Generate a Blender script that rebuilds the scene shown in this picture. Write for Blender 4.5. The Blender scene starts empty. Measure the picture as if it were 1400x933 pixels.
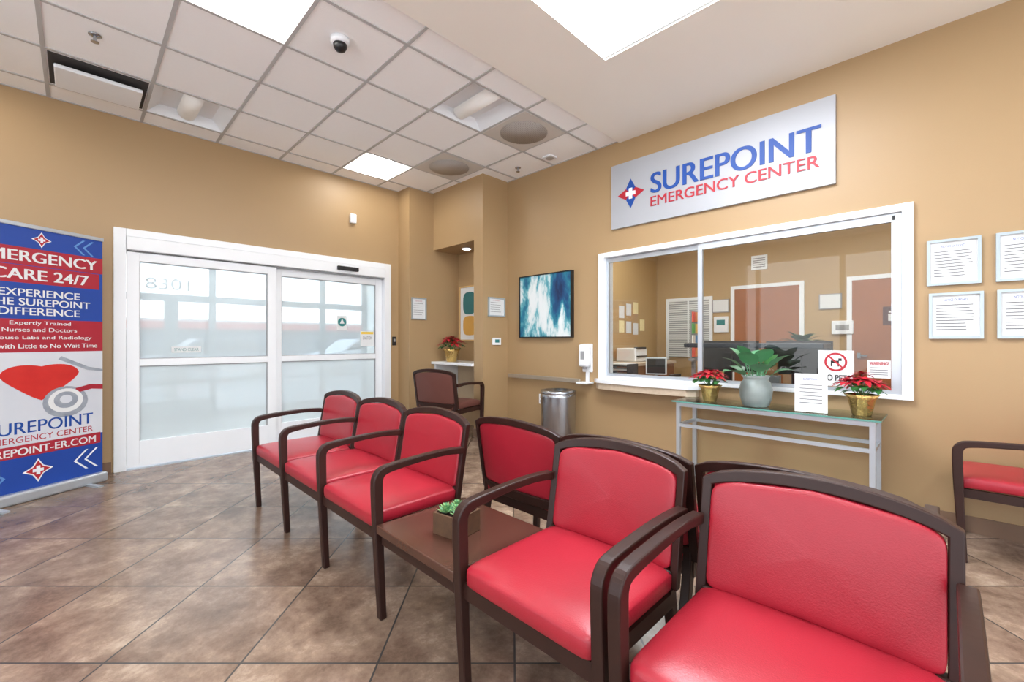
import bpy, bmesh, math, random
from mathutils import Vector, Matrix
random.seed(4)
scene=bpy.context.scene
try:
    scene.view_settings.view_transform='Standard'
    scene.view_settings.look='None'
except Exception as e: print(e)

# ---------------------------------------------------------------- materials
def lin(c):
    r=[]
    for v in c[:3]:
        v=v/255.0
        r.append(v/12.92 if v<=0.04045 else ((v+0.055)/1.055)**2.4)
    return (r[0],r[1],r[2],1)
M={}
def mat(name,c,rough=0.5,metal=0.0,var=0.06,scale=6.0,bump=0.0,bscale=80,emit=0,c2=None,spec=0.5,coat=0):
    if name in M: return M[name]
    m=bpy.data.materials.new(name); m.use_nodes=True
    nt=m.node_tree; N=nt.nodes; L=nt.links
    b=N['Principled BSDF']
    b.inputs['Roughness'].default_value=rough; b.inputs['Metallic'].default_value=metal
    b.inputs['Specular IOR Level'].default_value=spec
    b.inputs['Coat Weight'].default_value=coat
    tc=N.new('ShaderNodeTexCoord')
    no=N.new('ShaderNodeTexNoise'); no.inputs['Scale'].default_value=scale; no.inputs['Detail'].default_value=5
    L.new(tc.outputs['Object'],no.inputs['Vector'])
    mx=N.new('ShaderNodeMix'); mx.data_type='RGBA'
    l=lin(c)
    if c2: a=l; bb=lin(c2)
    else:
        a=tuple(max(0,x*(1-var)) for x in l[:3])+(1,); bb=tuple(min(1,x*(1+var)) for x in l[:3])+(1,)
    mx.inputs[6].default_value=a; mx.inputs[7].default_value=bb
    L.new(no.outputs['Fac'],mx.inputs[0]); L.new(mx.outputs[2],b.inputs['Base Color'])
    if bump>0:
        n2=N.new('ShaderNodeTexNoise'); n2.inputs['Scale'].default_value=bscale; n2.inputs['Detail'].default_value=3
        L.new(tc.outputs['Object'],n2.inputs['Vector'])
        bp=N.new('ShaderNodeBump'); bp.inputs['Strength'].default_value=bump; bp.inputs['Distance'].default_value=0.01
        L.new(n2.outputs['Fac'],bp.inputs['Height']); L.new(bp.outputs[0],b.inputs['Normal'])
    if emit>0:
        b.inputs['Emission Color'].default_value=l; b.inputs['Emission Strength'].default_value=emit
    M[name]=m; return m

WALL=mat('tan_wall_paint',(169,141,103),0.45,var=0.03,scale=3,bump=0.05,bscale=150)
CEILS=mat('smooth_ceiling_paint',(242,239,231),0.8,var=0.02,scale=2)
TILE=mat('acoustic_tile',(250,251,252),0.9,var=0.015,scale=40,bump=0.15,bscale=220)
TBAR=mat('ceiling_tbar',(184,184,184),0.6)
WHITE=mat('white_trim_paint',(234,238,242),0.35,var=0.02)
ALU=mat('silver_aluminium',(196,204,212),0.35,0.6,var=0.04)
STEEL=mat('brushed_steel',(176,180,186),0.25,1.0,var=0.08,scale=20)
WOOD=mat('dark_espresso_wood',(56,31,25),0.38,scale=14,c2=(36,20,17),spec=.35)
WOODT=mat('table_top_wood',(88,56,44),0.27,scale=10,c2=(62,38,30),coat=0.1)
RED=mat('red_vinyl',(162,32,48),0.34,var=0.06,scale=4,bump=0.1,bscale=260,spec=.5)
BROWNV=mat('brown_vinyl',(104,62,54),0.45,var=0.08)
BASE=mat('brown_base_tile',(132,104,84),0.4,c2=(106,82,64),scale=5)
BLACK=mat('black_plastic',(22,22,24),0.4,var=0.1)
DARK=mat('dark_recess',(60,58,58),0.8)
GREY=mat('grey_plastic',(150,152,155),0.5)
FRG=mat('certificate_frame',(170,182,188),0.3,.4)
PAPER=mat('white_paper',(222,225,226),0.7,var=0.01)
BLUE=mat('logo_blue',(14,70,152),0.5,var=0.02)
LRED=mat('logo_red',(176,30,46),0.5,var=0.02)
BBLUE=mat('banner_blue',(24,66,152),0.5,var=0.08,scale=3)
BRED=mat('banner_red',(164,32,50),0.5,var=0.04)
BWHITE=mat('banner_white',(218,222,228),0.5,c2=(190,196,206),scale=3)
SIGNM=mat('sign_brushed_panel',(170,173,178),0.42,0.1,var=0.05,scale=2.5)
TXT=mat('print_grey',(90,92,98),0.7)
GREEN=mat('leaf_green',(58,118,58),0.45,c2=(34,86,40),scale=12)
GREENB=mat('leaf_bluegreen',(104,160,116),0.42,c2=(56,120,78),scale=9)
PRED=mat('poinsettia_red',(204,26,50),0.5,c2=(160,12,34),scale=20)
GOLD=mat('gold_foil',(216,184,116),0.25,0.85,var=0.2,scale=25,bump=0.6,bscale=60)
CERAM=mat('grey_glazed_ceramic',(120,134,134),0.3,c2=(162,172,168),scale=8)
SOIL=mat('soil',(50,36,28),0.9)
DOORW=mat('brown_wood_door',(168,106,60),0.4,c2=(142,84,46),scale=5)
GOLDY=mat('yellow_print',(226,190,60),0.6)
TEAL=mat('teal_print',(30,120,120),0.6)
ASPH=mat('asphalt',(150,152,156),0.9)
LGHT=mat('skylight_diffuser',(245,249,255),0.5,emit=28)
LGH2=mat('lit_lamp_diffuser',(250,249,250),0.5,emit=15)
LGH4=mat('lit_lamp_basket',(255,250,242),0.5,emit=26)
LGH3=mat('dim_lamp_basket',(228,226,222),0.5,emit=0.15)
LGHO=mat('office_fill_emitter',(250,249,250),0.5,emit=20)
VLG=mat('vestibule_fill_emitter',(246,252,255),0.5,emit=21)
CONC=mat('counter_stone',(206,190,168),0.4,c2=(178,160,138),scale=30)

def special(name):
    m=bpy.data.materials.new(name); m.use_nodes=True
    m.node_tree.nodes.clear()
    return m,m.node_tree.nodes,m.node_tree.links
def glassy(name,col,ior):
    m,N,L=special(name)
    o=N.new('ShaderNodeOutputMaterial'); mx=N.new('ShaderNodeMixShader'); t=N.new('ShaderNodeBsdfTransparent'); g=N.new('ShaderNodeBsdfGlossy'); f=N.new('ShaderNodeFresnel')
    g.inputs['Roughness'].default_value=0.01; f.inputs[0].default_value=ior; t.inputs[0].default_value=col
    L.new(f.outputs[0],mx.inputs[0]);L.new(t.outputs[0],mx.inputs[1]);L.new(g.outputs[0],mx.inputs[2]);L.new(mx.outputs[0],o.inputs[0]); return m
GL=glassy('clear_glass',(0.96,0.98,0.97,1),1.45)
TG=glassy('table_glass',(0.86,0.95,0.92,1),1.45)
def haze(name,amt):
    m,N,L=special(name)
    o=N.new('ShaderNodeOutputMaterial'); m1=N.new('ShaderNodeMixShader'); m2=N.new('ShaderNodeMixShader'); m3=N.new('ShaderNodeMixShader')
    t=N.new('ShaderNodeBsdfTransparent'); d=N.new('ShaderNodeBsdfDiffuse'); tr=N.new('ShaderNodeBsdfTranslucent'); g=N.new('ShaderNodeBsdfGlossy')
    f=N.new('ShaderNodeFresnel'); f.inputs[0].default_value=1.5
    t.inputs[0].default_value=(.88,.93,.94,1)
    for n in (d,tr): n.inputs[0].default_value=(0.85,0.9,0.91,1)
    g.inputs['Roughness'].default_value=0.03
    m1.inputs[0].default_value=0.5
    L.new(d.outputs[0],m1.inputs[1]);L.new(tr.outputs[0],m1.inputs[2])
    m2.inputs[0].default_value=amt
    L.new(t.outputs[0],m2.inputs[1]);L.new(m1.outputs[0],m2.inputs[2])
    L.new(f.outputs[0],m3.inputs[0]);L.new(m2.outputs[0],m3.inputs[1]);L.new(g.outputs[0],m3.inputs[2])
    L.new(m3.outputs[0],o.inputs[0]); return m
HAZ=haze('film_glass_upper',0.36); HAZL=haze('film_glass_lower',0.64)
# floor
FL=bpy.data.materials.new('diagonal_floor_tile'); FL.use_nodes=True
N=FL.node_tree.nodes; L=FL.node_tree.links; b=N['Principled BSDF']
tc=N.new('ShaderNodeTexCoord'); mp=N.new('ShaderNodeMapping'); mp.inputs['Rotation'].default_value=(0,0,math.radians(45)); mp.inputs['Location'].default_value=(1.52+5.1,-1.62+5.1,0)
L.new(tc.outputs['Object'],mp.inputs['Vector'])
br=N.new('ShaderNodeTexBrick'); br.offset=0; br.squash=1
br.inputs['Scale'].default_value=1; br.inputs['Brick Width'].default_value=0.51; br.inputs['Row Height'].default_value=0.51
br.inputs['Mortar Size'].default_value=0.004; br.inputs['Mortar Smooth'].default_value=0.1
br.inputs['Color1'].default_value=(0.25,0.25,0.25,1); br.inputs['Color2'].default_value=(0.75,0.75,0.75,1)
L.new(mp.outputs[0],br.inputs['Vector'])
n1=N.new('ShaderNodeTexNoise'); n1.inputs['Scale'].default_value=3.4; n1.inputs['Detail'].default_value=12; n1.inputs['Roughness'].default_value=0.76; n1.inputs['Distortion'].default_value=0.15
n1.noise_dimensions='4D'
L.new(tc.outputs['Object'],n1.inputs['Vector'])
ml=N.new('ShaderNodeMath'); ml.operation='MULTIPLY'; ml.inputs[1].default_value=9
L.new(br.outputs['Color'],ml.inputs[0]); L.new(ml.outputs[0],n1.inputs['W'])
cr=N.new('ShaderNodeValToRGB'); e=cr.color_ramp.elements
e[0].position=0.34; e[0].color=lin((92,74,62)); e[1].position=0.70; e[1].color=lin((190,170,150))
for p,c in ((.46,(122,101,86)),(.55,(144,122,105))):
    x=cr.color_ramp.elements.new(p); x.color=lin(c)
L.new(n1.outputs['Fac'],cr.inputs[0])
mm=N.new('ShaderNodeMix'); mm.data_type='RGBA'; mm.inputs[7].default_value=lin((68,66,64))
L.new(br.outputs['Fac'],mm.inputs[0]); L.new(cr.outputs[0],mm.inputs[6]); L.new(mm.outputs[2],b.inputs['Base Color'])
n2=N.new('ShaderNodeTexNoise'); n2.inputs['Scale'].default_value=9; n2.inputs['Detail'].default_value=4
L.new(tc.outputs['Object'],n2.inputs['Vector'])
ad=N.new('ShaderNodeMath'); ad.operation='MULTIPLY_ADD'; ad.inputs[1].default_value=-3; L.new(br.outputs['Fac'],ad.inputs[0]); L.new(n2.outputs['Fac'],ad.inputs[2])
bp=N.new('ShaderNodeBump'); bp.inputs['Strength'].default_value=0.13; bp.inputs['Distance'].default_value=0.01
L.new(ad.outputs[0],bp.inputs['Height']); L.new(bp.outputs[0],b.inputs['Normal'])
b.inputs['Roughness'].default_value=0.22
# blue art
ART=bpy.data.materials.new('abstract_blue_painting'); ART.use_nodes=True
N=ART.node_tree.nodes; L=ART.node_tree.links; b=N['Principled BSDF']
tc=N.new('ShaderNodeTexCoord'); mp=N.new('ShaderNodeMapping'); mp.inputs['Scale'].default_value=(2.0,1,0.7); mp.inputs['Rotation'].default_value=(0,-0.5,0); mp.inputs['Location'].default_value=(.6,0,.3)
L.new(tc.outputs['Object'],mp.inputs['Vector'])
n=N.new('ShaderNodeTexNoise'); n.inputs['Scale'].default_value=1.6; n.inputs['Detail'].default_value=10; n.inputs['Roughness'].default_value=.62; n.inputs['Distortion'].default_value=0.2
L.new(mp.outputs[0],n.inputs['Vector'])
cr=N.new('ShaderNodeValToRGB'); e=cr.color_ramp.elements
e[0].position=0.36; e[0].color=lin((10,36,80)); e[1].position=0.61; e[1].color=lin((224,232,234))
for p,c in ((0.44,(14,76,122)),(0.50,(30,122,146)),(0.54,(110,178,190)),(.57,(206,222,224))):
    x=cr.color_ramp.elements.new(p); x.color=lin(c)
L.new(n.outputs['Fac'],cr.inputs[0]); L.new(cr.outputs[0],b.inputs['Base Color'])
# blinds
BL=bpy.data.materials.new('window_blinds'); BL.use_nodes=True
N=BL.node_tree.nodes; L=BL.node_tree.links; b=N['Principled BSDF']
tc=N.new('ShaderNodeTexCoord'); w=N.new('ShaderNodeTexWave'); w.bands_direction='Z'; w.inputs['Scale'].default_value=8
L.new(tc.outputs['Object'],w.inputs['Vector'])
cr=N.new('ShaderNodeValToRGB'); cr.color_ramp.elements[0].color=lin((130,136,138)); cr.color_ramp.elements[1].color=lin((228,232,234))
L.new(w.outputs[0],cr.inputs[0]); L.new(cr.outputs[0],b.inputs['Base Color'])
# perforated
PF=bpy.data.materials.new('perforated_metal'); PF.use_nodes=True
N=PF.node_tree.nodes; L=PF.node_tree.links; b=N['Principled BSDF']
tc=N.new('ShaderNodeTexCoord'); v=N.new('ShaderNodeTexVoronoi'); v.inputs['Scale'].default_value=60; v.inputs['Randomness'].default_value=0
L.new(tc.outputs['Object'],v.inputs['Vector'])
cr=N.new('ShaderNodeValToRGB'); cr.color_ramp.elements[0].position=0.3; cr.color_ramp.elements[0].color=lin((76,72,68)); cr.color_ramp.elements[1].position=0.4; cr.color_ramp.elements[1].color=lin((176,170,164))
L.new(v.outputs['Distance'],cr.inputs[0]); L.new(cr.outputs[0],b.inputs['Base Color'])

# ---------------------------------------------------------------- helpers
def link(o,parent=None):
    scene.collection.objects.link(o)
    if parent: o.parent=parent
    return o
def G(name,loc=(0,0,0),rz=0):
    e=bpy.data.objects.new(name,None); e.empty_display_size=0.1
    e.location=loc; e.rotation_euler=(0,0,math.radians(rz)); return link(e)
def meshobj(name,verts,faces,m,parent=None,smooth=False):
    me=bpy.data.meshes.new(name); me.from_pydata([tuple(v) for v in verts],[],faces)
    me.materials.append(m)
    bm=bmesh.new(); bm.from_mesh(me); bmesh.ops.recalc_face_normals(bm,faces=bm.faces); bm.to_mesh(me); bm.free()
    if smooth:
        for p in me.polygons: p.use_smooth=True
    me.update()
    return link(bpy.data.objects.new(name,me),parent)
def boxes(name,lst,m,parent=None,bevel=0.0):
    bm=bmesh.new()
    for (x0,x1,y0,y1,z0,z1) in lst:
        bmesh.ops.create_cube(bm,size=1,matrix=Matrix.Translation(((x0+x1)/2,(y0+y1)/2,(z0+z1)/2))@Matrix.Diagonal((abs(x1-x0),abs(y1-y0),abs(z1-z0),1)))
    if bevel>0: bmesh.ops.bevel(bm,geom=list(bm.edges),offset=bevel,segments=3,affect='EDGES',profile=0.5)
    me=bpy.data.meshes.new(name); bm.to_mesh(me); bm.free(); me.materials.append(m)
    return link(bpy.data.objects.new(name,me),parent)
def box(name,x0,x1,y0,y1,z0,z1,m,parent=None,bevel=0.0):
    return boxes(name,[(x0,x1,y0,y1,z0,z1)],m,parent,bevel)
def ringframe(name,w0,w1,z0,z1,t,y0,y1,m,parent=None,bevel=0.0):
    return boxes(name,[(w0,w0+t,y0,y1,z0,z1),(w1-t,w1,y0,y1,z0,z1),(w0+t,w1-t,y0,y1,z0,z0+t),(w0+t,w1-t,y0,y1,z1-t,z1)],m,parent,bevel)
def poly(name,pts,y,m,parent=None):
    n=len(pts); v=[(p[0],y,p[1]) for p in pts]
    return meshobj(name,v,[list(range(n))],m,parent)
def hpoly(name,pts,z0,z1,m,parent=None):
    n=len(pts); v=[(p[0],p[1],z0) for p in pts]+[(p[0],p[1],z1) for p in pts]
    f=[list(range(n)),list(range(n,2*n))]+[[i,(i+1)%n,(i+1)%n+n,i+n] for i in range(n)]
    return meshobj(name,v,f,m,parent)
def lathe(name,prof,c,m,parent=None,seg=32,wob=0,nw=8,smooth=True):
    v=[];f=[]
    for i,(r,z) in enumerate(prof):
        for k in range(seg):
            a=2*math.pi*k/seg; rr=r*(1+wob*(i/len(prof))*math.sin(nw*a))
            v.append((c[0]+rr*math.cos(a),c[1]+rr*math.sin(a),c[2]+z))
    for i in range(len(prof)-1):
        for k in range(seg):
            f.append([i*seg+k,i*seg+(k+1)%seg,(i+1)*seg+(k+1)%seg,(i+1)*seg+k])
    f.append(list(range(seg))); f.append(list(range((len(prof)-1)*seg,len(prof)*seg)))
    return meshobj(name,v,f,m,parent,smooth)
def tube(name,p0,p1,r,m,parent=None,seg=16):
    p0=Vector(p0);p1=Vector(p1);d=(p1-p0).normalized(); a=d.orthogonal().normalized(); b=d.cross(a)
    v=[]
    for p in (p0,p1):
        for k in range(seg):
            t=2*math.pi*k/seg; v.append(p+a*math.cos(t)*r+b*math.sin(t)*r)
    f=[[k,(k+1)%seg,(k+1)%seg+seg,k+seg] for k in range(seg)]+[list(range(seg)),list(range(seg,2*seg))]
    return meshobj(name,v,f,m,parent)
def catmull(P,n=5):
    out=[]
    for i in range(len(P)-1):
        p0=P[max(0,i-1)];p1=P[i];p2=P[i+1];p3=P[min(len(P)-1,i+2)]
        for k in range(n):
            t=k/n
            out.append(tuple(.5*((2*p1[j])+(-p0[j]+p2[j])*t+(2*p0[j]-5*p1[j]+4*p2[j]-p3[j])*t*t+(-p0[j]+3*p1[j]-3*p2[j]+p3[j])*t**3) for j in range(len(p1))))
    out.append(P[-1]); return out
def ribbon(name,P,x,w,m,parent=None,sub=4):   # P: (y,z,thickness)
    path=catmull(P,sub) if sub>1 else P
    n=len(path); v=[]
    for i,(y,z,t) in enumerate(path):
        a=path[max(0,i-1)]; b=path[min(n-1,i+1)]
        dy,dz=b[0]-a[0],b[1]-a[1]; l=math.hypot(dy,dz); ny,nz=-dz/l,dy/l
        for sx in (-1,1):
            for s in (-1,1):
                v.append((x+sx*w/2,y+ny*t/2*s,z+nz*t/2*s))
    f=[[0,1,3,2],[4*n-4,4*n-3,4*n-1,4*n-2]]
    for i in range(n-1):
        a=4*i;b=a+4
        for p,q in ((0,1),(1,3),(3,2),(2,0)): f.append([a+p,a+q,b+q,b+p])
    o=meshobj(name,v,f,m,parent)
    md=o.modifiers.new('bevel','BEVEL'); md.width=0.005; md.segments=2; md.limit_method='ANGLE'; md.angle_limit=math.radians(50)
    return o
def text(s,x0,x1,z0,z1,y,m,parent,name=None,bold=0.0,ext=0.0):
    def mk(k):
        cu=bpy.data.curves.new(name or 'lettering','FONT'); cu.body=s; cu.extrude=ext
        cu.materials.append(m)
        return link(bpy.data.objects.new((name or 'lettering')+('' if k==0 else '_weight_%d'%k),cu),parent)
    o=mk(0)
    bpy.context.view_layer.update()
    bb=[Vector(c) for c in o.bound_box]
    mnx=min(c.x for c in bb);mxx=max(c.x for c in bb);mny=min(c.y for c in bb);mxy=max(c.y for c in bb)
    sz=(z1-z0)/(mxy-mny); d=bold*sz*.9
    sx=(x1-x0-2*d)/(mxx-mnx)
    offs=[0] if not bold else [0,-d,d]
    for k,dx in enumerate(offs):
        q=o if k==0 else mk(k)
        q.rotation_euler=(math.radians(90),0,0); q.scale=(sx,sz,1)
        q.location=(x0+d-mnx*sx+dx,y-(.0003*k),z0-mny*sz)
    return o
def superell(name,mapf,m,parent,e1=0.3,e2=0.2,nu=64,nv=28):
    def sp(v,e): return math.copysign(abs(v)**e,v)
    V=[];F=[]
    for j in range(nv+1):
        ph=-math.pi/2+math.pi*j/nv
        for i in range(nu):
            th=2*math.pi*i/nu
            V.append(mapf(sp(math.cos(ph),e1)*sp(math.cos(th),e2),sp(math.cos(ph),e1)*sp(math.sin(th),e2),sp(math.sin(ph),e1)))
    for j in range(nv):
        for i in range(nu):
            F.append([j*nu+i,j*nu+(i+1)%nu,(j+1)*nu+(i+1)%nu,(j+1)*nu+i])
    o=meshobj(name,V,F,m,parent,True)
    bm=bmesh.new(); bm.from_mesh(o.data); bmesh.ops.remove_doubles(bm,verts=bm.verts,dist=1e-5); bmesh.ops.recalc_face_normals(bm,faces=bm.faces); bm.to_mesh(o.data); bm.free()
    for p in o.data.polygons: p.use_smooth=True
    return o
def star(parent,cx,cz,R,y,alt=False):
    k=0.42
    cols=[BLUE,LRED,BLUE,LRED]
    for i in range(4):
        a=math.pi/2-i*math.pi/2
        def P(r,t): return (cx+r*math.cos(a+t),cz+r*math.sin(a+t))
        poly('star_point_%d'%(i+1),[P(0,0),P(R*k*1.2,0.785),P(R,0),P(R*k*1.2,-0.785)],y,WHITE if alt else cols[i],parent)
        poly('star_inner_%d'%(i+1),[P(0,0),P(R*k*0.98,0.785),P(R*0.8,0),P(R*k*0.98,-0.785)],y-0.001,LRED if alt or i%2 else BLUE,parent)
    c=R*0.36; w=R*0.13
    poly('cross_h',[(cx-c,cz-w),(cx+c,cz-w),(cx+c,cz+w),(cx-c,cz+w)],y-0.002,WHITE,parent)
    poly('cross_v',[(cx-w,cz-c),(cx+w,cz-c),(cx+w,cz+c),(cx-w,cz+c)],y-0.0025,WHITE,parent)
class Leaves:
    def __init__(s): s.v=[];s.f=[];s.mi=[]
    def leaf(s,base,d,length,width,mi,droop=0.3,cup=0.15,n=6,shape=1.0):
        d=Vector(d).normalized(); side=d.cross(Vector((0,0,1)))
        if side.length<0.05: side=Vector((1,0,0))
        side.normalize(); up=side.cross(d).normalized()
        b=len(s.v)
        for i in range(n+1):
            t=i/n; w=width/2*math.sin(math.pi*(t**shape)*0.97+0.03)
            c=Vector(base)+d*length*t-Vector((0,0,1))*droop*length*t*t
            for k in (-1,0,1): s.v.append(c+side*w*k+up*(abs(k)*cup*w))
        for i in range(n):
            for k in range(2):
                a=b+i*3+k; s.f.append([a,a+1,a+4,a+3]); s.mi.append(mi)
    def stem(s,p0,p1,r,mi):
        p0=Vector(p0);p1=Vector(p1);b=len(s.v)
        for p in (p0,p1):
            for k in range(4): s.v.append(p+Vector((math.cos(k*1.57)*r,math.sin(k*1.57)*r,0)))
        for k in range(4): s.f.append([b+k,b+(k+1)%4,b+(k+1)%4+4,b+k+4]); s.mi.append(mi)
    def make(s,name,mats,parent): 
        me=bpy.data.meshes.new(name); me.from_pydata([tuple(v) for v in s.v],[],s.f)
        for m in mats: me.materials.append(m)
        for i,p in enumerate(me.polygons): p.material_index=s.mi[i]; p.use_smooth=True
        return link(bpy.data.objects.new(name,me),parent)

# ---------------------------------------------------------------- room shell
AX=3.97; BY=5.38; H=3.27; HS=3.25; YE=2.40
box('floor',-2.8,9,-3.2,5.53,-0.1,0,FL)
boxes('wall_door_side',[(-2.8,0.24,BY,BY+.15,0,H),(3.015,4.12,BY,BY+.15,0,H),(0.24,3.015,BY,BY+.15,2.23,H)],WALL)
w0,w1=0.18,2.61
boxes('wall_reception_side',[(AX,AX+.15,-3.2,w0,0,H),(AX,AX+.15,w1,4.05,0,H),(AX,AX+.15,w0,w1,0,.83),(AX,AX+.15,w0,w1,2.1,H)],WALL)
boxes('wall_alcove',[(3.54,4.12,4.05,4.22,0,H),(3.54,4.12,4.22,5.1,2.47,H),(3.98,4.12,4.22,5.1,0,2.47),(3.15,4.12,5.1,BY,0,H)],WALL)
boxes('baseboard_door_side',[(-2.8,0.22,BY-.012,BY,0,.1),(3.03,3.138,BY-.012,BY,0,.1),(3.138,3.15,5.088,BY,0,.1),(3.15,3.54,5.088,5.1,0,.1)],BASE)
boxes('baseboard_reception_side',[(AX-.012,AX,-3.2,4.038,0,.1),(3.528,AX,4.038,4.05,0,.1),(3.528,3.54,4.05,4.22,0,.1)],BASE)
lst=[(-2.8,AX,-3.2,-3.08,0,.25),(-2.8,AX,-3.2,-3.08,2.9,H)]
for i in range(6): lst.append((-2.8+i*1.3,-2.72+i*1.3,-3.2,-3.08,.25,2.9))
boxes('wall_unseen_storefront',lst,WHITE)  # unseen window wall, bays left open so daylight fills the room
lst=[(-2.8,-2.68,-3.08,BY,0,.25),(-2.8,-2.68,-3.08,BY,2.9,H),(-2.8,-2.68,3.2,BY,.25,2.9)]
for i in range(5): lst.append((-2.8,-2.68,-3.08+i*1.5,-3.0+i*1.5,.25,2.9))
boxes('wall_unseen_street_side',lst,WHITE)  # also out of view, open bays added for daylight fill

# ceilings
XL=[0.43+0.6*k for k in range(-5,6)]; XL=[-2.8]+[x for x in XL if x>-2.75 and x<AX-.05]+[AX]
YL=[YE,2.66,3.27,3.88,4.49,5.10,BY]
troff={}
def cell(x,y):
    return (max(i for i in range(len(XL)-1) if XL[i]<=x), max(j for j in range(len(YL)-1) if YL[j]<=y))
for (x,y,l) in ((.7,4.8,0),(.7,3.0,1),(2.5,4.8,1),(2.5,3.0,0),(-1.1,3.0,1),(-1.1,4.8,1)): troff[cell(x,y)]=l
bm=[]
for i in range(len(XL)-1):
    for j in range(len(YL)-1):
        if (i,j) in troff: continue
        bm.append((XL[i],XL[i+1],YL[j],YL[j+1],H,H+.02))
boxes('ceiling_acoustic_tiles',bm,TILE)
bars=[(x-.012,x+.012,YE,BY,H-.006,H+.001) for x in XL]+[(XL[0],AX,y-.012,y+.012,H-.0065,H+.0005) for y in YL[1:]]
boxes('trim_ceiling_grid',bars,TBAR)
sx0,sx1,sy0,sy1=1.5,2.73,.54,1.765
boxes('ceiling_smooth',[(-2.8,sx0,-3.2,YE,HS,HS+.08),(sx1,AX,-3.2,YE,HS,HS+.08),(sx0,sx1,-3.2,sy0,HS,HS+.08),(sx0,sx1,sy1,YE,HS,HS+.08)],CEILS)
g=G('skylight_panel',(sx0,sy0,HS))
box('diffuser',0,sx1-sx0,0,sy1-sy0,.04,.06,LGHT,g)
boxes('rim',[(-.0,.02,0,sy1-sy0,0.01,.04),(sx1-sx0-.02,sx1-sx0,0,sy1-sy0,0.01,.04)],WHITE,g)
for (lx,ly) in ((-1.2,.6),(1.5,-2.2),(-1.2,-2.2)):
    g=G('added_fill_light',(lx,ly,HS)); boxes('frame',[(-.02,1.22,-.02,.62,-.012,-.001)],WHITE,g); box('diffuser',0,1.2,0,.6,-.016,-.012,LGH2,g)  # lamps added out of view as fill light for the room
for (i,j),lit in troff.items():
    x0,x1,y0,y1=XL[i],XL[i+1],YL[j],YL[j+1]; w=x1-x0;h=y1-y0
    g=G('recessed_troffer_light',(x0,y0,H))
    a=.012;t=.1;d=.09
    v=[(a,a,0),(w-a,a,0),(w-a,h-a,0),(a,h-a,0),(t,t*.3,d),(w-t,t*.3,d),(w-t,h-t*.3,d),(t,h-t*.3,d)]
    meshobj('housing',v,[[0,1,5,4],[1,2,6,5],[2,3,7,6],[3,0,4,7],[4,5,6,7]],WHITE,g)
    n=12;V=[];F=[]; rr=.11 if lit else .075
    for k in range(n+1):
        an=math.pi*k/n
        for yy in (.05,h-.05): V.append((w/2+rr*math.cos(an),yy,.075-.07*math.sin(an)))
    for k in range(n): F.append([2*k,2*k+1,2*k+3,2*k+2])
    F.append([2*k for k in range(n+1)]);F.append([2*k+1 for k in range(n+1)])
    meshobj('basket',V,F,LGH4 if lit else LGH3,g,True)
for (x,y) in ((3.13,2.965),(3.13,4.185)):
    g=G('round_air_diffuser',(x,y,H-.001))
    box('plate',-.29,.29,-.29,.29,-.008,0,mat('diffuser_plate',(204,200,194),.7),g)
    lathe('perforated_disc',[(.235,-.012),(.235,-.009)],(0,0,0),PF,g)
g=G('air_return_panel',(.13,4.795,H-.001))
box('recess',-.28,.28,-.27,.27,-.004,0,DARK,g)
box('plate',-.25,.25,-.19,.17,-.065,-.035,WHITE,g,.008)
for sx in (-.2,.2): tube('hanger_%d'%(1 if sx<0 else 2),(sx,0,-.04),(sx,0,-.003),.008,GREY,g)
g=G('dome_security_camera',(1.275,2.94,H))
lathe('base',[(.062,0),(.062,-.03),(.05,-.04)],(0,0,0),WHITE,g)
lathe('dome',[(.046,-.038),(.043,-.06),(.032,-.078),(.012,-.088)],(0,0,0),BLACK,g)
for (x,y) in ((.087,4.07),(3.72,3.62)):
    g=G('fire_sprinkler',(x,y,H-.001)); lathe('escutcheon',[(.035,0),(.035,-.006),(.015,-.012)],(0,0,0),STEEL,g); lathe('head',[(.01,-.01),(.01,-.04),(.022,-.045),(.022,-.05)],(0,0,0),STEEL,g,smooth=False)
g=G('ceiling_speaker',(3.75,3.15,H-.001)); box('plate',-.06,.06,-.06,.06,-.02,0,WHITE,g,.006); lathe('grille',[(.045,-.021),(.04,-.024)],(0,0,0),PF,g)

# ---------------------------------------------------------------- automatic door
g=G('door_1',(0.236,BY,0))
boxes('frame_trim',[(0,.086,-.035,.12,0,2.24),(2.69,2.785,-.035,.12,0,2.24),(.086,2.69,-.035,.12,2.17,2.24)],WHITE,g,.004)
box('operator_header',.088,2.688,-.06,.13,2.045,2.165,WHITE,g,.006)
box('header_reveal',.088,2.688,-.02,.12,2.03,2.045,GREY,g)
box('threshold',.088,2.688,-.03,.14,0,.012,ALU,g)
def leafdoor(n,x0,x1,y):
    st=.09
    boxes('leaf_frame_%d'%n,[(x0,x0+st,y,y+.04,.02,2.04),(x1-st,x1,y,y+.04,.02,2.04),(x0+st,x1-st,y,y+.04,1.95,2.04),(x0+st,x1-st,y,y+.04,.02,.26),(x0+st,x1-st,y,y+.04,.965,1.03)],WHITE,g,.003)
    boxes('glazing_bead_%d'%n,[(x0+st,x0+st+.008,y+.005,y+.035,.26,1.95),(x1-st-.008,x1-st,y+.005,y+.035,.26,1.95),(x0+st,x1-st,y+.006,y+.034,1.942,1.95),(x0+st,x1-st,y+.006,y+.034,.957,.965),(x0+st,x1-st,y+.006,y+.034,1.03,1.038)],GREY,g)
    box('glass_upper_%d'%n,x0+st,x1-st,y+.018,y+.022,1.03,1.95,HAZ,g)
    box('glass_lower_%d'%n,x0+st,x1-st,y+.018,y+.022,.26,.965,HAZL,g)
leafdoor(1,.09,1.36,-.02); leafdoor(2,1.34,2.685,.035)
box('motion_sensor',2.03,2.3,-.1,-.061,2.08,2.13,BLACK,g,.01)
box('stand_clear_sticker',.42,.66,-.004,-.001,1.085,1.145,PAPER,g)
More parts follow.
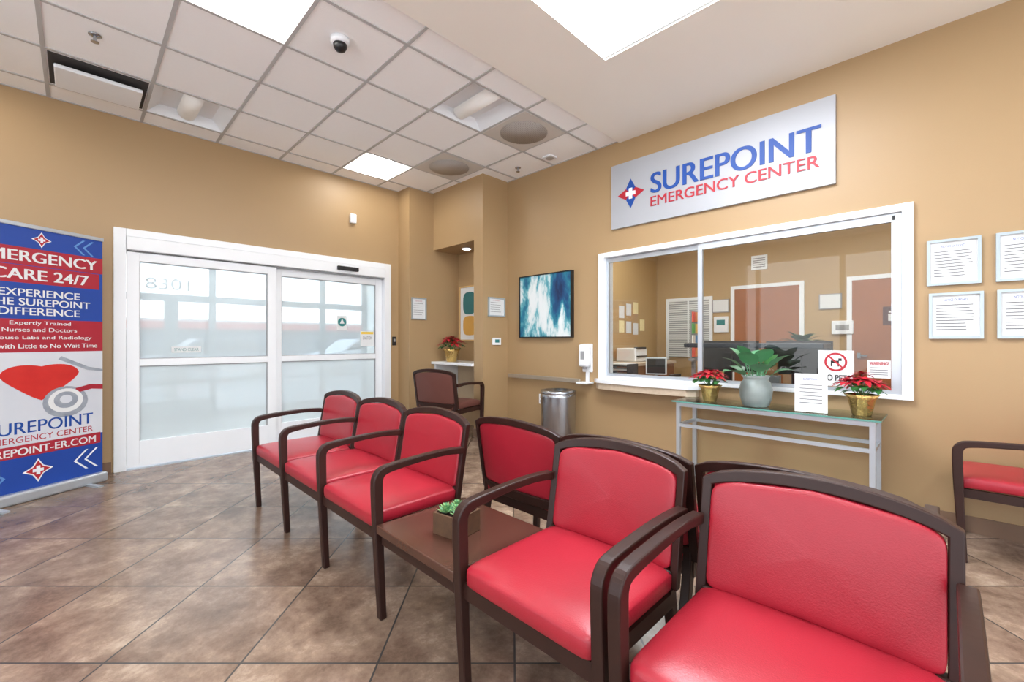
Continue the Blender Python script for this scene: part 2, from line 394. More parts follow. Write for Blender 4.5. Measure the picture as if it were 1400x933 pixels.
text('STAND CLEAR',.44,.64,1.1,1.13,-.0045,TEAL,g,'sticker_text')
box('notice_sticker',2.39,2.58,.05,.053,1.13,1.33,PAPER,g)
box('notice_stripe',2.4,2.57,.048,.05,1.29,1.32,GOLDY,g); text('CAUTION',2.42,2.55,1.22,1.26,.048,TXT,g,'notice_text')
poly('tree_sticker_back',[(2.08,1.34),(2.21,1.34),(2.21,1.52),(2.08,1.52)],.052,PAPER,g)
poly('tree_sticker_disc',[(2.145+.055*math.cos(a*.3927),1.44+.055*math.sin(a*.3927)) for a in range(16)],.050,TEAL,g)
poly('tree_shape',[(2.115,1.42),(2.175,1.42),(2.145,1.485)],.049,PAPER,g)
VW=mat('vestibule_wall',(226,230,230),.7)
boxes('wall_vestibule',[(-.6,-.5,5.53,8.2,0,2.9),(4.1,4.2,5.53,8.2,0,2.9)],VW)
box('ceiling_vestibule',-.6,4.2,5.53,8.3,2.9,3.0,CEILS)
box('floor_vestibule',-.6,4.2,5.53,8.3,-.1,-.001,mat('vestibule_floor',(150,148,144),.5))
g=G('added_vestibule_light',(.6,6.2,2.9)); box('diffuser',0,2.4,0,.8,-.03,-.001,VLG,g)  # added lamp, out of sight, brightens the vestibule and door glass
FR=mat('storefront_frame',(84,92,98),.4,.2)
g=G('window_storefront',(-.5,8.2,0))
fr=[(0,4.6,0,.08,0,.12),(0,4.6,0,.08,1.80,1.9),(0,4.6,0,.08,2.8,2.9)]
for x in (0,1.02,1.98,2.9,3.7,4.52): fr.append((x,x+.08,-.003,.083,0,2.9))
fr+= [(1.42,1.58,-.004,.07,0.12,1.8),(1.1,1.42,0.003,.077,1.0,1.08),(1.58,1.98,0.003,.077,1.0,1.08),(1.1,1.42,0.003,.077,.12,.3),(1.58,1.98,0.003,.077,.12,.3)]
boxes('mullions',fr,FR,g)
text('8301',1.20,1.72,1.96,2.13,-.01,mat('number_grey',(96,104,110),.6),g,'street_number')
box('ground_outside',-30,30,8.3,60,-.2,-.12,ASPH)
g=G('building',(-8,24,-.12)); box('body',0,24,0,4,0,2.3,mat('far_building',(186,182,178),.8),g); box('canopy',0,24,-1,0,1.85,2.15,mat('red_canopy',(176,78,66),.6),g); box('glazing',1,23,-.05,0,0.2,1.8,mat('far_glazing',(100,110,122),.3),g)
def car(x,y,c):
    g=G('parked_car',(x,y,-.12)); m=mat('car_paint_%d'%c[0],c,.3)
    V=[];prof=[(-2.1,.35),(-2.1,.8),(-1.3,.95),(-.7,1.4),(.8,1.42),(1.5,.95),(2.1,.85),(2.1,.35)]
    for yy in (-.85,.85):
        for a,b_ in prof: V.append((a,yy,b_))
    n=len(prof); meshobj('body',V,[list(range(n)),list(range(n,2*n))]+[[i,(i+1)%n,(i+1)%n+n,i+n] for i in range(n)],m,g)
    poly('side_glass',[(-1.15,.97),(-.65,1.33),(.75,1.35),(1.3,.97)],-.855,DARK,g)
    for i,a in enumerate((-1.3,1.3)): tube('wheel_%d'%i,(a,-.88,.33),(a,.88,.33),.33,BLACK,g)
car(-1.5,17,(120,30,30)); car(3.4,17.5,(90,96,104)); car(8.4,17,(170,172,176))

# ---------------------------------------------------------------- reception window
g=G('window_1',(AX,2.637,0),-90)
W=2.48
boxes('frame',[(0,.07,-.035,.15,.80,2.13),(W-.06,W,-.035,.15,.80,2.13),(.07,W-.06,-.035,.15,2.078,2.13),(.07,W-.06,-.035,.15,.80,.833)],WHITE,g,.004)
boxes('left_sash',[(.072,.095,.021,.05,.835,2.075),(1.035,1.06,.021,.05,.835,2.075),(.095,1.035,.021,.05,2.03,2.075),(.095,1.035,.021,.05,.835,.86)],ALU,g)
boxes('right_sash',[(1.045,1.085,-.01,.02,.835,2.075),(2.365,2.418,-.01,.02,.835,2.075),(1.085,2.365,-.01,.02,2.02,2.075),(1.085,2.365,-.01,.02,.835,.86)],ALU,g)
box('left_pane',.095,1.035,.033,.037,.86,2.03,GL,g)
box('right_pane',1.085,2.365,.003,.007,.86,2.02,GL,g)
box('latch',2.37,2.385,-.016,-.01,2.03,2.06,BLACK,g)
pts=[(-.03,0),(1.08,0),(1.07,-.06),(1.0,-.12),(.8,-.155),(.5,-.165),(.2,-.155),(.03,-.12),(-.03,-.06)]
g=G('transaction_counter_ledge',(AX,2.637,0),-90)
hpoly('slab',pts,.765,.798,WHITE,g); hpoly('apron',[(a*.96+.02,b*.9) for a,b in pts],.70,.765,CONC,g)
g=G('surepoint_wall_sign',(AX-.001,2.475,0),-90)
box('panel',0,1.895,-.03,0,2.36,3.015,SIGNM,g)
star(g,.225,2.685,.15,-.033)
text('SUREPOINT',.44,1.81,2.63,2.825,-.034,BLUE,g,'title_text',bold=.022,ext=.002)
text('EMERGENCY CENTER',.44,1.80,2.505,2.60,-.034,LRED,g,'subtitle_text',bold=.012,ext=.002)
g=G('abstract_painting',(AX-.001,3.79,0),-90)
box('canvas',.012,.80,-.045,0,1.252,1.99,ART,g)
ringframe('frame',0,.812,1.24,2.0,.012,-.055,0,BLACK,g)
def cert(x,y,rz,w,h,z,lines=7):
    g=G('framed_notice',(x,y,z),rz); t=.016
    ringframe('frame',0,w,0,h,t,-.02,0,FRG,g)
    box('paper',t,w-t,-.008,0,t,h-t,PAPER,g)
    text('NOTICE OF RIGHTS',w*.28,w*.72,h*.82,h*.87,-.009,BLUE if lines>6 else LRED,g,'heading_text')
    for i in range(lines):
        z0=h*(.74-i*.60/lines); box('text_line_%d'%i,w*.14,w*(.86-.2*random.random()),-.0095,-.008,z0-.004,z0,TXT,g)
    return g
for (yy,z) in ((.095,1.56),(.085,1.215),(-.21,1.56),(-.215,1.215)): cert(AX-.001,yy,-90,.245,.295,z,9)
cert(3.62,4.049,0,.29,.24,1.51,5); cert(3.18,5.099,0,.235,.3,1.49,6)
g=G('thermostat',(3.69,4.049,1.15),0); box('body',0,.14,-.025,0,0,.09,WHITE,g,.006); box('screen',.035,.105,-.027,-.024,.03,.07,TEAL,g)
g=G('occupancy_sensor',(2.45,BY+.002,2.70),0); box('body',0,.08,-.05,0,0,.12,WHITE,g,.012); box('lens',.02,.06,-.056,-.049,.02,.05,PAPER,g,.004)
g=G('door_switch',(3.055,BY-.001,1.14),0); box('plate',0,.05,-.02,0,0,.12,BLACK,g,.005); box('button',.012,.038,-.026,-.018,.05,.09,GREY,g,.003)
g=G('wall_outlet',(AX-.001,3.50,.44),-90); box('plate',0,.075,-.008,0,0,.12,WHITE,g,.003); boxes('sockets',[(.022,.053,-.01,-.007,.02,.05),(.022,.053,-.01,-.007,.07,.1)],GREY,g)
g=G('wall_handrail',(AX,3.97,0),-90)
box('rail',0,1.12,-.075,-.05,.735,.785,mat('handrail_grey',(160,148,132),.35,.3),g,.008)
for i,x in enumerate((.1,.56,1.02)): box('bracket_%d'%i,x-.02,x+.02,-.05,0,.745,.775,ALU,g)
g=G('hand_sanitizer_dispenser',(AX-.001,2.85,0),-90)
box('back_plate',0,.13,-.02,0,.86,1.17,WHITE,g,.008); box('body',.005,.125,-.11,-.015,.92,1.165,WHITE,g,.025); box('window',.04,.09,-.113,-.105,1.0,1.09,GREY,g,.003)
box('nozzle',.05,.08,-.09,-.05,.895,.925,GREY,g,.004); box('drip_tray',-.01,.14,-.13,0,.735,.755,WHITE,g,.006); box('tray_arm',.045,.085,-.02,0,.755,.87,WHITE,g)
g=G('steel_trash_can',(3.70,2.99,0))
lathe('body',[(.175,0),(.18,.01),(.19,.60),(.192,.635)],(0,0,0),STEEL,g,48)
lathe('lid',[(.192,.634),(.195,.64),(.19,.668),(.15,.672),(.14,.64),(.05,.638)],(0,0,0),STEEL,g,48)
lathe('opening',[(.139,.642),(.01,.645)],(0,0,0),BLACK,g,48)

# alcove contents
g=G('alcove_counter',(3.5,4.22,0)); box('top',0,.48,.002,.878,.88,.915,WHITE,g,.004); boxes('side_panel',[(0.05,.48,.84,.878,0,.88)],WHITE,g); box('modesty_panel',.44,.478,.002,.84,.3,.88,mat('panel_tan',(190,170,140),.5),g)
g=G('framed_art_print',(3.979,5.02,1.22),-90); box('mat_board',0,.62,-.02,0,0,.75,PAPER,g)
boxes('frame',[(-.02,0,-.03,0,-.02,.77),(.62,.64,-.03,0,-.02,.77),(0,.62,-.03,0,-.02,0),(0,.62,-.03,0,.75,.77)],mat('light_wood_frame',(206,172,118),.5),g)
for i,(x,z,w,h,c) in enumerate(((.06,.06,.3,.28,(206,160,80)),(.3,.12,.24,.2,(60,110,120)),(.06,.36,.28,.32,(50,110,112)),(.34,.36,.2,.3,(220,176,90)))):
    poly('shape_%d'%i,[(x+w/2+w/2*math.copysign(abs(math.cos(a*.314))**.6,math.cos(a*.314)),z+h/2+h/2*math.copysign(abs(math.sin(a*.314))**.6,math.sin(a*.314))) for a in range(20)],-.021-.0005*i,mat('art_%d'%i,c,.6),g)
g=G('alcove_downlight',(3.78,4.66,2.47)); lathe('ring',[(.07,-.001),(.07,-.008),(.055,-.01)],(0,0,0),WHITE,g); lathe('lamp',[(.054,-.011),(.01,-.012)],(0,0,0),LGH2,g)

# ---------------------------------------------------------------- plants
def poinsettia(x,y,z,s=1.0,seed=1):
    random.seed(seed)
    g=G('potted_poinsettia',(x,y,z))
    lathe('foil_pot',[(.05*s,0),(.055*s,.01),(.075*s,.11*s),(.095*s,.14*s),(.09*s,.142*s),(.066*s,.115*s),(.01,.11*s)],(0,0,0),GOLD,g,48,.12,9)
    lv=Leaves()
    for k in range(9):
        a=k*2.4+random.random()*.5; r=(.02+.085*math.sqrt(k/9))*s; c=Vector((r*math.cos(a),r*math.sin(a),(.255-.5*r/s*.9+random.uniform(-.02,.03))*s))
        lv.stem((0,0,.1*s),c,.003,1)
        out=Vector((math.cos(a),math.sin(a),0))
        for ring,(n,l,up) in enumerate(((7,.08,.15),(5,.055,.6))):
            for q in range(n):
                b=q*2*math.pi/n+ring*.4+a; d=Vector((math.cos(b),math.sin(b),up+out.dot(Vector((math.cos(b),math.sin(b),0)))*-.35))
                lv.leaf(c,d,l*s*random.uniform(.8,1.25),l*.42*s,0,.25,.2,5,.8)
        for q in range(3):
            b=random.random()*6.28; lv.leaf(c-Vector((0,0,.04*s)),(math.cos(b)+out.x,math.sin(b)+out.y,.05),.08*s,.045*s,1,.4,.2,5,.8)
        lv.leaf(c,(0,0,1),.012*s,.012*s,2,0,.1,3)
    lv.make('flowers',[PRED,GREEN,GOLDY],g)
poinsettia(3.72,1.395,.702,.95,3); poinsettia(3.72,.405,.702,1.0,8); poinsettia(3.63,4.80,.916,1.25,5)
g=G('potted_broadleaf_plant',(3.67,1.035,.702))
lathe('ceramic_pot',[(.075,0),(.09,.01),(.108,.07),(.114,.13),(.102,.18),(.085,.2),(.085,.215),(.1,.235),(.092,.235),(.078,.21),(.01,.2)],(0,0,0),CERAM,g,48)
lv=Leaves(); random.seed(12)
for k in range(15):
    a=k*2.399+.3; t=k/15; el=.45+1.7*t; l=.20+.05*random.random()
    if math.cos(a)>.2: l*=.7
    b=Vector((.04*math.cos(a),.04*math.sin(a),.2)); m_=b+Vector((math.cos(a)*.07*(1.2-t),math.sin(a)*.07*(1.2-t),.03+.13*t))
    lv.stem(b,m_,.004,0); lv.leaf(m_,(math.cos(a),math.sin(a),el),l,.145,0 if k%5 else 1,.35,.12,8,.8)
lv.make('leaves',[GREENB,GREEN],g)

g=G('glass_console_table',(3.56,1.63,0),-90)
w=1.33;d=.36;t=.03
boxes('frame',[(x,x+t,y,y+t,0,.685) for x in (0.02,w-.05) for y in (0,d-t)]+[(0.05,w-.05,y,y+t,.655,.684) for y in (0,d-t)]+[(0.05,w-.05,y+.003,y+t-.003,.485,.51) for y in (0,d-t)]+[(x+.003,x+t-.003,t,d-t,z,z+.025) for x in (.02,w-.05) for z in (.485,.655)],ALU,g)
box('glass_top',-.01,w+.01,-.02,d+.01,.690,.701,TG,g)
boxes('glass_edge',[(-.012,w+.012,-.022,-.020,.690,.701),(w+.010,w+.012,-.02,d+.01,.690,.701)],mat('glass_edge_green',(96,150,140),.2),g)
boxes('standoffs',[(x,x+.02,y,y+.02,.684,.690) for x in (.03,w-.05) for y in (.005,d-.025)],STEEL,g)
g=G('acrylic_sign_holder',(3.60,.765,.702),-86)
box('sheet',0,.19,0,.004,.003,.27,PAPER,g); box('foot',0,.19,-.01,.02,0,.004,TG,g); text('SUREPOINT',.05,.14,.225,.24,-.001,BLUE,g,'heading_text')
for i in range(6): box('text_line_%d'%i,.03,.16,-.001,0,.19-i*.025,.194-i*.025,TXT,g)

# ---------------------------------------------------------------- banner
g=G('rollup_banner',(-.54,4.725,0),29.6)
bw=.80
box('print_sheet',0,bw,0,.004,.08,2.06,BBLUE,g)
box('base_cassette',-.02,bw+.02,-.045,.055,.0,.085,ALU,g,.02)
boxes('feet',[(.1,.14,-.18,.18,0,.012),(bw-.14,bw-.1,-.18,.18,0,.012)],ALU,g)
box('top_rail',-.005,bw+.005,-.01,.014,2.05,2.08,ALU,g,.004); tube('rear_pole',(bw/2,.03,.08),(bw/2,.03,2.06),.01,GREY,g)
def R(n,x0,x1,z0,z1,m,y=-.001): poly(n,[(x0,z0),(x1,z0),(x1,z1),(x0,z1)],y,m,g)
R('red_title_strip_1',.02,bw,1.77,1.90,BRED); R('red_title_strip_2',.08,bw*.97,1.635,1.765,BRED)
R('red_mid_band',0,bw,1.115,1.365,BRED); R('photo_area',0,bw,.50,1.085,BWHITE); R('white_brand_area',0,bw,.42,.50,BWHITE); R('white_gap',0,bw,1.085,1.115,BWHITE)
R('red_url_strip',.02,bw*.98,.335,.425,BRED,-.002)
LB=mat('banner_lightblue',(96,146,206),.5)
def chev(n,x,z,s,dr,m=WHITE,t=.012):
    for h in (1,-1): poly(n+('_up' if h>0 else '_down'),[(x,z),(x+dr*s,z+h*s),(x+dr*s+dr*t*1.4,z+h*s),(x+dr*t*1.4,z)],-.0015,m,g)
chev('chevron_1',.60,1.97,.06,1,LB); chev('chevron_2',.66,1.97,.06,1,LB); chev('chevron_3',.60,.22,.08,1); chev('chevron_4',.67,.22,.08,1); chev('chevron_5',.2,.2,.07,-1,LB); chev('chevron_6',.14,1.97,.06,-1,LB)
star(g,bw/2,1.975,.06,-.002,True); star(g,bw/2-.02,.215,.09,-.002,True)
wt=[('EMERGENCY',.05,.76,1.795,1.875,.03),('CARE 24/7',.12,.70,1.66,1.74,.03),('EXPERIENCE',.16,.64,1.535,1.59,.02),('THE SUREPOINT',.09,.71,1.465,1.52,.02),('DIFFERENCE',.16,.64,1.395,1.45,.02),
    ('Expertly Trained',.22,.58,1.315,1.35,.01),('Nurses and Doctors',.18,.62,1.27,1.3,.01),('In-house Labs and Radiology',.08,.72,1.205,1.24,.01),('Care with Little to No Wait Time',.04,.76,1.145,1.18,.01),('SUREPOINT-ER.COM',.05,.75,.35,.405,.02)]
for i,(s,a,b_,c,d_,bo) in enumerate(wt): text(s,a,b_,c,d_,-.003,PAPER,g,'banner_text_%d'%(i+1),bold=bo)
text('SUREPOINT',.1,.73,.51,.60,-.003,BLUE,g,'brand_text',bold=.01); text('EMERGENCY CENTER',.1,.73,.445,.49,-.003,LRED,g,'brand_subtext')
hp=[];cx,cz=.40,.90
for k in range(60):
    a=2*math.pi*k/60-math.pi/2
    x=math.cos(a)*.235; z=math.sin(a)*.125+abs(math.cos(a))**.9*.055-(.02 if math.sin(a)>0 else 0)
    if math.sin(a)<0: x*=1-.28*(-math.sin(a))**2; z-=.03*(-math.sin(a))**4
    hp.append((cx+x,cz+z))
poly('heart',hp,-.002,mat('heart_red',(176,20,26),.35,c2=(222,60,52),scale=5),g)
def disc(n,x,z,r,m,y): poly(n,[(x+r*math.cos(a*.2618),z+r*math.sin(a*.2618)*.85) for a in range(24)],y,m,g)
SIL=mat('print_silver',(104,112,126),.5,c2=(180,188,198),scale=14)
disc('stethoscope_ring',.55,.715,.145,SIL,-.0025); disc('stethoscope_inner',.55,.725,.112,PAPER,-.003); disc('stethoscope_core',.55,.73,.078,SIL,-.0035); disc('stethoscope_centre',.55,.735,.04,BWHITE,-.004)
poly('stethoscope_tube_1',[(.63,.78),(.72,.80),(.71,.84),(.61,.815)],-.0028,BRED,g); poly('stethoscope_tube_2',[(.72,.80),(.8,.79),(.8,.83),(.71,.84)],-.0028,BRED,g)
poly('stethoscope_arm_1',[(.5,1.055),(.52,1.08),(.7,.985),(.69,.96)],-.003,SIL,g); poly('stethoscope_arm_2',[(.69,.96),(.7,.985),(.8,.96),(.8,.94)],-.003,SIL,g)

# ---------------------------------------------------------------- chairs
def waiting_chair(name,loc,rz,w=.58,left=True,right=True,cm=RED,sc=1.0,stub=False):
    g=G(name,loc,rz); g.scale=(sc,sc,sc)
    mid=w/2; xa,xb=.003,w-.003; hw=(xb-xa)/2
    def arm(x,n):
        ribbon(n,[(.034,0,.030),(.020,.25,.036),(.012,.45,.042),(.009,.58,.044),(.014,.614,.042),(.034,.636,.038),(.075,.645,.034),(.15,.652,.031),(.27,.659,.029),(.38,.659,.029),(.478,.650,.034)],x,.036,WOOD,g)
    if left: arm(0,'arm_left')
    if right: arm(w,'arm_right')
    if stub: ribbon('front_leg_left',[(.034,0,.030),(.020,.2,.036),(.014,.39,.04)],.02,.038,WOOD,g,2)
    for n,x in (('rear_leg_left',xa+.036),('rear_leg_right',xb-.036)):
        ribbon(n,[(.55,0,.03),(.505,.2,.036),(.468,.36,.042),(.462,.46,.036)],x,.032,WOOD,g,3)
    boxes('seat_rails',[(.0,w,.012,.036,.340,.394),(0.02,.042,.036,.44,.345,.392),(w-.042,w-.02,.036,.44,.345,.392),(.02,w-.02,.44,.465,.345,.40)],WOOD,g)
    def sm(p,q,r):
        x=mid+p*(w/2-.021); y=.243+q*.240; z=.427+r*.035
        dome=.012*(1-abs(p)**3)*(1-abs(q)**3)
        if r>0: z+=dome*r
        z-=.010*max(0,-q)**6
        return (x,y,z)
    superell('seat_cushion',sm,cm,g,.28,.11,96,20)
    def ztop(x): 
        s=(x-mid)/hw; return .786+.036*(1-s*s)-.014*abs(s)**10
    def yb(x,z):
        s=(x-mid)/hw; return .452+.17*(z-.40)+.028*(1-s*s)
    def mp(a,b,inset):
        ix,it,ib=(0,0,0) if not inset else (.028,.034,.05)
        x=xa+ix+a*(xb-xa-2*ix); z0=.405+ib; z=z0+b*(ztop(x)-it-z0); return x,z
    n=14; loop=[(0,k/n) for k in range(n)]+[(k/n,1) for k in range(n)]+[(1,1-k/n) for k in range(n)]+[(1-k/n,0) for k in range(n)]
    V=[];F=[];T=len(loop)
    for ins,off in ((0,-.014),(1,-.014),(1,.016),(0,.016)):
        for a,b in loop:
            x,z=mp(a,b,ins); V.append((x,yb(x,z)+off,z))
    for r in range(4):
        r2=(r+1)%4
        for k in range(T): F.append([r*T+k,r*T+(k+1)%T,r2*T+(k+1)%T,r2*T+k])
    o=meshobj('back_frame',V,F,WOOD,g)
    md=o.modifiers.new('bevel','BEVEL'); md.width=.004; md.segments=2; md.limit_method='ANGLE'; md.angle_limit=math.radians(50)
    def bmf(p,q,r):
        a=(p+1)/2; b=(q+1)/2
        x,z=mp(a,b,1); y=yb(x,z)
        if r<0: y+=r*.024-.010*(1-p*p)*(1-q*q)*(-r)
        else: y+=r*.012
        return (x,y,z)
    superell('back_cushion',bmf,cm,g,.26,.13,96,20)
    return g
C='waiting_room_chair'
waiting_chair(C,(.90,3.53,0),-90,.6,True,False)
waiting_chair(C,(.90,2.93,0),-90,.6,True,False)
waiting_chair(C,(.90,2.33,0),-90,.6,True,True)
waiting_chair(C,(.90,1.155,0),-90,.553,True,True)
waiting_chair(C,(.895,.550,0),-90,.582,True,True)
waiting_chair(C,(2.045,1.215,0),90,.585,False,True)
waiting_chair(C,(2.035,.625,0),90,.585,False,False)
waiting_chair(C,(2.035,.035,0),90,.585,True,False)
waiting_chair(C,(3.93,-.03,0),180,.52,False,True,stub=True)
waiting_chair('brown_upholstered_chair',(3.48,3.98,0),106,.56,True,True,BROWNV,1.08)

g=G('side_table',(.90,1.708,0),-90)
box('top',.0,.532,-.005,.47,.385,.42,WOODT,g,.004)
boxes('apron',[(0.01,.526,.015,.035,.335,.385),(.01,.526,.42,.44,.335,.385),(.0,.02,.036,.42,.335,.385),(.512,.532,.036,.42,.335,.385)],WOOD,g)
boxes('rear_legs',[(.02,.05,.42,.45,0,.385),(.482,.512,.42,.45,0,.385)],WOOD,g)
g=G('succulent_planter_box',(1.10,1.42,.421),-80)
s=.068;t=.008
boxes('wood_box',[(-s,s,-s,-s+t,0,.085),(-s,s,s-t,s,0,.085),(-s,-s+t,-s+t,s-t,0,.085),(s-t,s,-s+t,s-t,0,.085),(-s+t,s-t,-s+t,s-t,0,.01)],mat('rustic_wood_box',(104,74,48),.7,c2=(64,42,28),scale=30),g)
box('soil',-s+t,s-t,-s+t,s-t,.06,.07,SOIL,g)
lv=Leaves(); random.seed(2)
for (cx,cy,rr) in ((-.03,-.03,.04),(.035,-.028,.034),(-.028,.034,.034),(.03,.032,.04),(0,0,.03)):
    for ring in range(3):
        for k in range(8):
            a=k*.785+ring*.4; lv.leaf((cx,cy,.075+ring*.006),(math.cos(a),math.sin(a),.35+.6*ring),rr*(1.1-.2*ring),rr*.5,(k+ring)%2,-.2,.3,4,.75)
lv.make('succulents',[mat('succulent_green',(86,150,100),.5),mat('succulent_pale',(140,180,120),.5)],g)

# ---------------------------------------------------------------- reception office beyond window
OX=8.0
OW=mat('office_wall_paint',(178,148,102),.6,var=.03)
boxes('wall_office',[(OX,OX+.1,-1.5,4.1,0,3.1),(AX+.15,OX,4.0,4.1,0,3.1),(AX+.15,OX,-1.6,-1.5,0,3.1)],OW)
box('ceiling_office',AX+.15,OX+.1,-1.6,4.1,3.1,3.15,CEILS)
for (a,b_) in ((5.4,.9),(5.2,2.8),(5.4,-.6)):
    g=G('added_office_light',(a,b_,3.1)); box('diffuser',0,1.2,0,.6,-.02,-.001,LGHO,g)  # added lamps, out of sight, to light the closed office
def odoor(n,y0,w,sign=False):
    g=G(n,(OX,y0,0),-90)
    box('slab',0,w,-.02,0,0,2.08,DOORW,g); boxes('jamb',[(-.06,0,-.03,0,0,2.14),(w,w+.06,-.03,0,0,2.14),(0,w,-.03,0,2.08,2.14)],WHITE,g)
    box('lever',.06,.18,-.06,-.04,.98,1.0,STEEL,g); box('lever_rose',.06,.1,-.045,-.02,.95,1.03,STEEL,g)
    if sign:
        box('restroom_plaque',w*.36,w*.62,-.028,-.02,1.42,1.68,mat('plaque_brown',(80,42,34),.5),g)
        for i,x in enumerate((w*.44,w*.54)):
            box('figure_body_%d'%i,x-.018,x+.018,-.03,-.028,1.48,1.58,PAPER,g); box('figure_head_%d'%i,x-.012,x+.012,-.03,-.028,1.595,1.62,PAPER,g)
odoor('door_2',2.58,.95); odoor('door_3',.98,.95,True)
g=G('window_2',(OX,3.75,0),-90); box('blinds',0,.75,-.03,-.005,.9,1.95,BL,g); boxes('frame',[(-.05,0,-.035,0,.85,2.0),(.75,.8,-.035,0,.85,2.0),(0,.75,-.035,0,1.95,2.0),(.36,.39,-.036,0,.9,1.95)],WHITE,g)
g=G('wall_air_vent',(OX,2.2,2.38),-90); box('plate',-.12,.12,-.02,0,0,.24,WHITE,g,.006); boxes('louvres',[(-.09,.09,-.024,-.019,.04+i*.035,.055+i*.035) for i in range(5)],GREY,g)
g=G('alarm_panel',(OX,2.92,1.35),-90); box('body',0,.24,-.04,0,0,.28,WHITE,g,.01); box('screen',.05,.19,-.043,-.039,.13,.22,TEAL,g)
for (a,b_) in ((2.95,1.7),(1.38,1.68)):
    g=G('wall_document_frame',(OX,a,b_),-90); box('frame',0,.28,-.02,0,0,.23,GREY,g); box('paper',.015,.265,-.022,-.02,.015,.215,PAPER,g)
g=G('wall_control_box',(OX,1.22,1.3),-90); box('body',0,.26,-.05,0,0,.2,WHITE,g,.01); box('label',.05,.21,-.053,-.049,.06,.14,GREY,g)
random.seed(9)
cols=[(230,90,70),(240,190,60),(90,170,90),(80,140,200),(240,240,236),(230,140,60)]
g=G('bulletin_papers',(6.6,3.999,0))
for i in range(7):
    x=.24*(i%4); z=1.35+(i//4)*.3+random.uniform(-.05,.05); box('note_%d'%i,x,x+.17,-.006,-.001,z,z+.21,PAPER if i%3 else mat('note_yellow',(236,222,170),.7),g)
g=G('brochure_rack',(7.45,3.1,0)); 
boxes('stand',[(0,.3,0,.02,.9,1.72)],GREY,g)
for i in range(12):
    x=(i%3)*.1; z=.93+(i//3)*.2; box('brochure_%d'%i,x+.01,x+.09,-.03,-.005,z,z+.17,mat('brochure_%d'%((i*5+i//3)%6),cols[(i*5+i//3)%6],.5),g)
box('shelf',0,.3,-.05,.05,.86,.9,GREY,g); box('post',.12,.18,0,.05,0,.86,GREY,g)
g=G('office_rear_counter',(6.0,3.3,0)); box('top',0,1.3,0,.69,.82,.86,CONC,g); box('cabinet',.02,1.28,.03,.69,0,.82,mat('cabinet_brown',(130,90,62),.5),g)
g=G('office_printer',(6.35,3.55,.861)); box('body',0,.4,0,.35,0,.22,WHITE,g,.02); box('paper_slot',.05,.35,-.03,.0,.08,.1,BLACK,g); box('control_panel',.05,.35,-.01,.05,.2,.24,DARK,g,.005)
g=G('reception_desk',(AX+.16,.0,0)); box('top',0,.75,0,3.9,.74,.78,CONC,g); boxes('panel',[(.02,.06,.04,3.86,0,.74),(.02,.72,.0,.04,0,.74),(.02,.72,3.86,3.9,0,.74)],mat('desk_brown',(110,74,52),.5),g)
def monitor(y):
    g=G('computer_monitor',(4.62,y,.781),-90)
    box('screen_back',-.27,.27,-.025,.02,.1,.43,mat('monitor_shell',(38,46,58),.4),g,.01); box('screen',-.26,.26,.02,.023,.11,.42,DARK,g)
    box('neck',-.035,.035,-.05,-.02,.01,.3,BLACK,g); box('foot',-.12,.12,-.12,.08,0,.012,BLACK,g,.004)
    lathe('badge',[(.035,0),(.033,.003)],(0,0,0),STEEL,g,24); b=g.children[-1]; b.rotation_euler=(math.radians(90),0,0); b.location=(0,-.026,.38)
    text('DELL',-.025,.025,.372,.388,-.031,BLACK,g,'badge_text')
monitor(1.54); monitor(.96)
g=G('card_terminal',(4.5,2.26,.781),-70); box('base',-.06,.06,-.06,.06,0,.03,GREY,g,.006); box('display',-.11,.11,-.01,.01,.05,.24,WHITE,g,.006); box('screen',-.095,.095,-.013,-.01,.065,.225,DARK,g); box('arm',-.015,.015,0,.02,.02,.1,GREY,g)
g=G('desk_telephone',(4.45,1.96,.781),-90); box('base',-.1,.1,-.09,.09,0,.04,BLACK,g,.008); box('handset',-.09,-.04,-.1,.1,.04,.07,BLACK,g,.01); box('keypad',-.02,.08,-.05,.06,.04,.045,GREY,g)
g=G('paper_tray',(4.6,2.75,.781),-90); boxes('trays',[(-.14,.14,-.12,.12,z,z+.012) for z in (0,.06,.12)]+[(-.15,-.14,-.12,.12,0,.15),(.14,.15,-.12,.12,0,.15)],BLACK,g); boxes('paper_sheets',[(-.13,.13,-.11,.11,z+.013,z+.03) for z in (0,.06,.12)],PAPER,g)
g=G('desk_papers',(4.3,2.45,.781),-75); 
for i in range(4): box('sheet_%d'%i,-.1+i*.03,.1+i*.03,-.14,.1,i*.003,.002+i*.003,PAPER,g)
g=G('clipboard_holder',(4.3,1.12,.781),-90); box('stand',-.1,.1,-.03,.03,0,.12,GREY,g,.004); box('clipboards',-.08,.08,-.02,.02,.1,.26,mat('clip_brown',(150,110,70),.6),g)
g=G('office_plant',(7.6,1.52,0)); lathe('pot',[(.12,0),(.16,.3),(.15,.3),(.02,.28)],(0,0,.86),CERAM,g); box('plinth',-.2,.2,-.2,.2,0,.86,mat('cab2',(150,120,90),.5),g)
lv=Leaves()
for k in range(30):
    a=k*2.4; lv.leaf((0,0,1.14),(math.cos(a),math.sin(a),.5+random.random()*1.4),.34+.12*random.random(),.08,0,.4,.15,6)
lv.make('leaves',[GREEN],g)
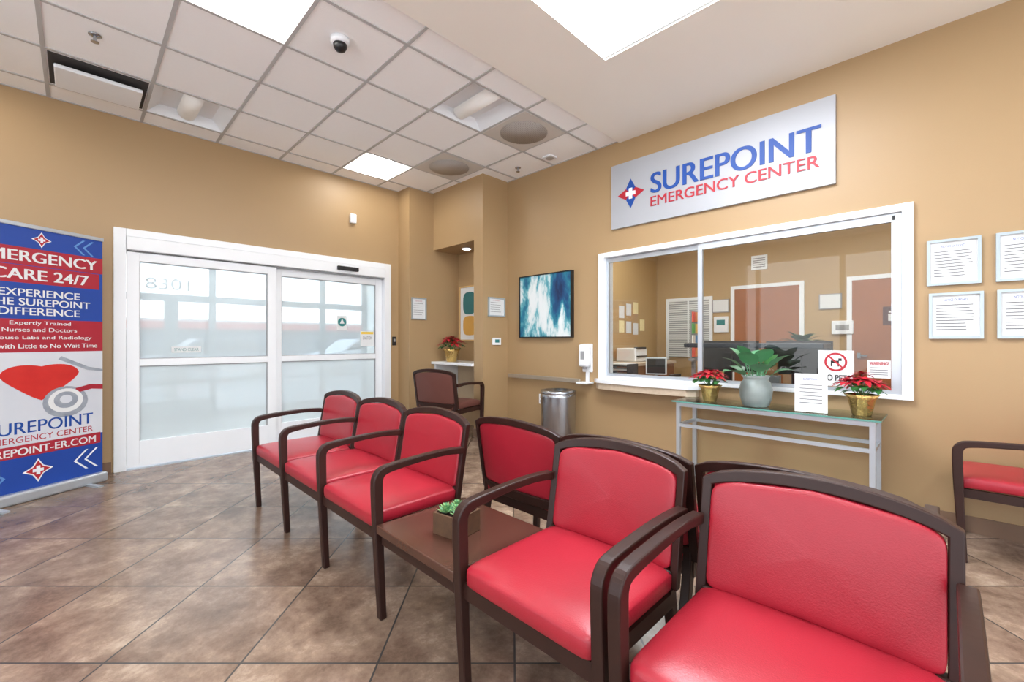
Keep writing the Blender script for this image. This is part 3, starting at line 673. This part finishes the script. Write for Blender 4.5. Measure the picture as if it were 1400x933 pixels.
# signs on the glass
g=G('no_pets_sign',(AX+.001,.69,0),-90)
box('sheet',0,.215,-.004,-.001,.866,1.13,PAPER,g); text('NO PETS',.02,.195,.905,.95,-.0045,BLACK,g,'sign_text',bold=.02)
V=[];F=[];cx=.107
for k in range(32):
    a=2*math.pi*k/32
    for r in (.055,.069): V.append((cx+r*math.cos(a),-.006,1.045+r*math.sin(a)))
for k in range(32): F.append([2*k,2*k+1,(2*k+3)%64,(2*k+2)%64])
meshobj('prohibition_ring',V,F,LRED,g); poly('prohibition_bar',[(cx-.045,1.082),(cx-.037,1.09),(cx+.045,1.008),(cx+.037,1.0)],-.0065,LRED,g)
boxes('dog_silhouette',[(cx-.03,cx+.02,-.0055,-.005,1.035,1.055),(cx-.03,cx-.022,-.0055,-.005,1.012,1.035),(cx+.012,cx+.02,-.0055,-.005,1.012,1.035),(cx+.016,cx+.036,-.0055,-.005,1.053,1.072)],BLACK,g)
g=G('warning_label',(AX+.001,.40,0),-90); box('sheet',0,.125,-.004,-.001,.94,1.065,PAPER,g); text('WARNING!',.01,.115,1.03,1.055,-.005,LRED,g,'label_text',bold=.02)
for i in range(4): box('text_line_%d'%i,.015,.11,-.005,-.004,1.01-i*.016,1.014-i*.016,TXT,g)

# ---------------------------------------------------------------- world + camera
w=bpy.data.worlds.new('daylight'); scene.world=w; w.use_nodes=True
N=w.node_tree.nodes; L=w.node_tree.links; bg=N['Background']
tc=N.new('ShaderNodeTexCoord'); sp=N.new('ShaderNodeSeparateXYZ'); cr=N.new('ShaderNodeValToRGB')
cr.color_ramp.elements[0].position=0.0; cr.color_ramp.elements[0].color=(0.95,0.97,1,1); cr.color_ramp.elements[1].position=.7; cr.color_ramp.elements[1].color=(0.68,0.83,1,1)
L.new(tc.outputs['Generated'],sp.inputs[0]); L.new(sp.outputs['Z'],cr.inputs[0]); L.new(cr.outputs[0],bg.inputs['Color']); bg.inputs['Strength'].default_value=3.1
cam=bpy.data.cameras.new('camera'); co=link(bpy.data.objects.new('camera',cam))
cam.sensor_width=36; cam.lens=595/1400*36; cam.clip_start=.02
co.location=(0,0,1.2); co.rotation_euler=(math.radians(90),0,math.radians(-45))
scene.camera=co
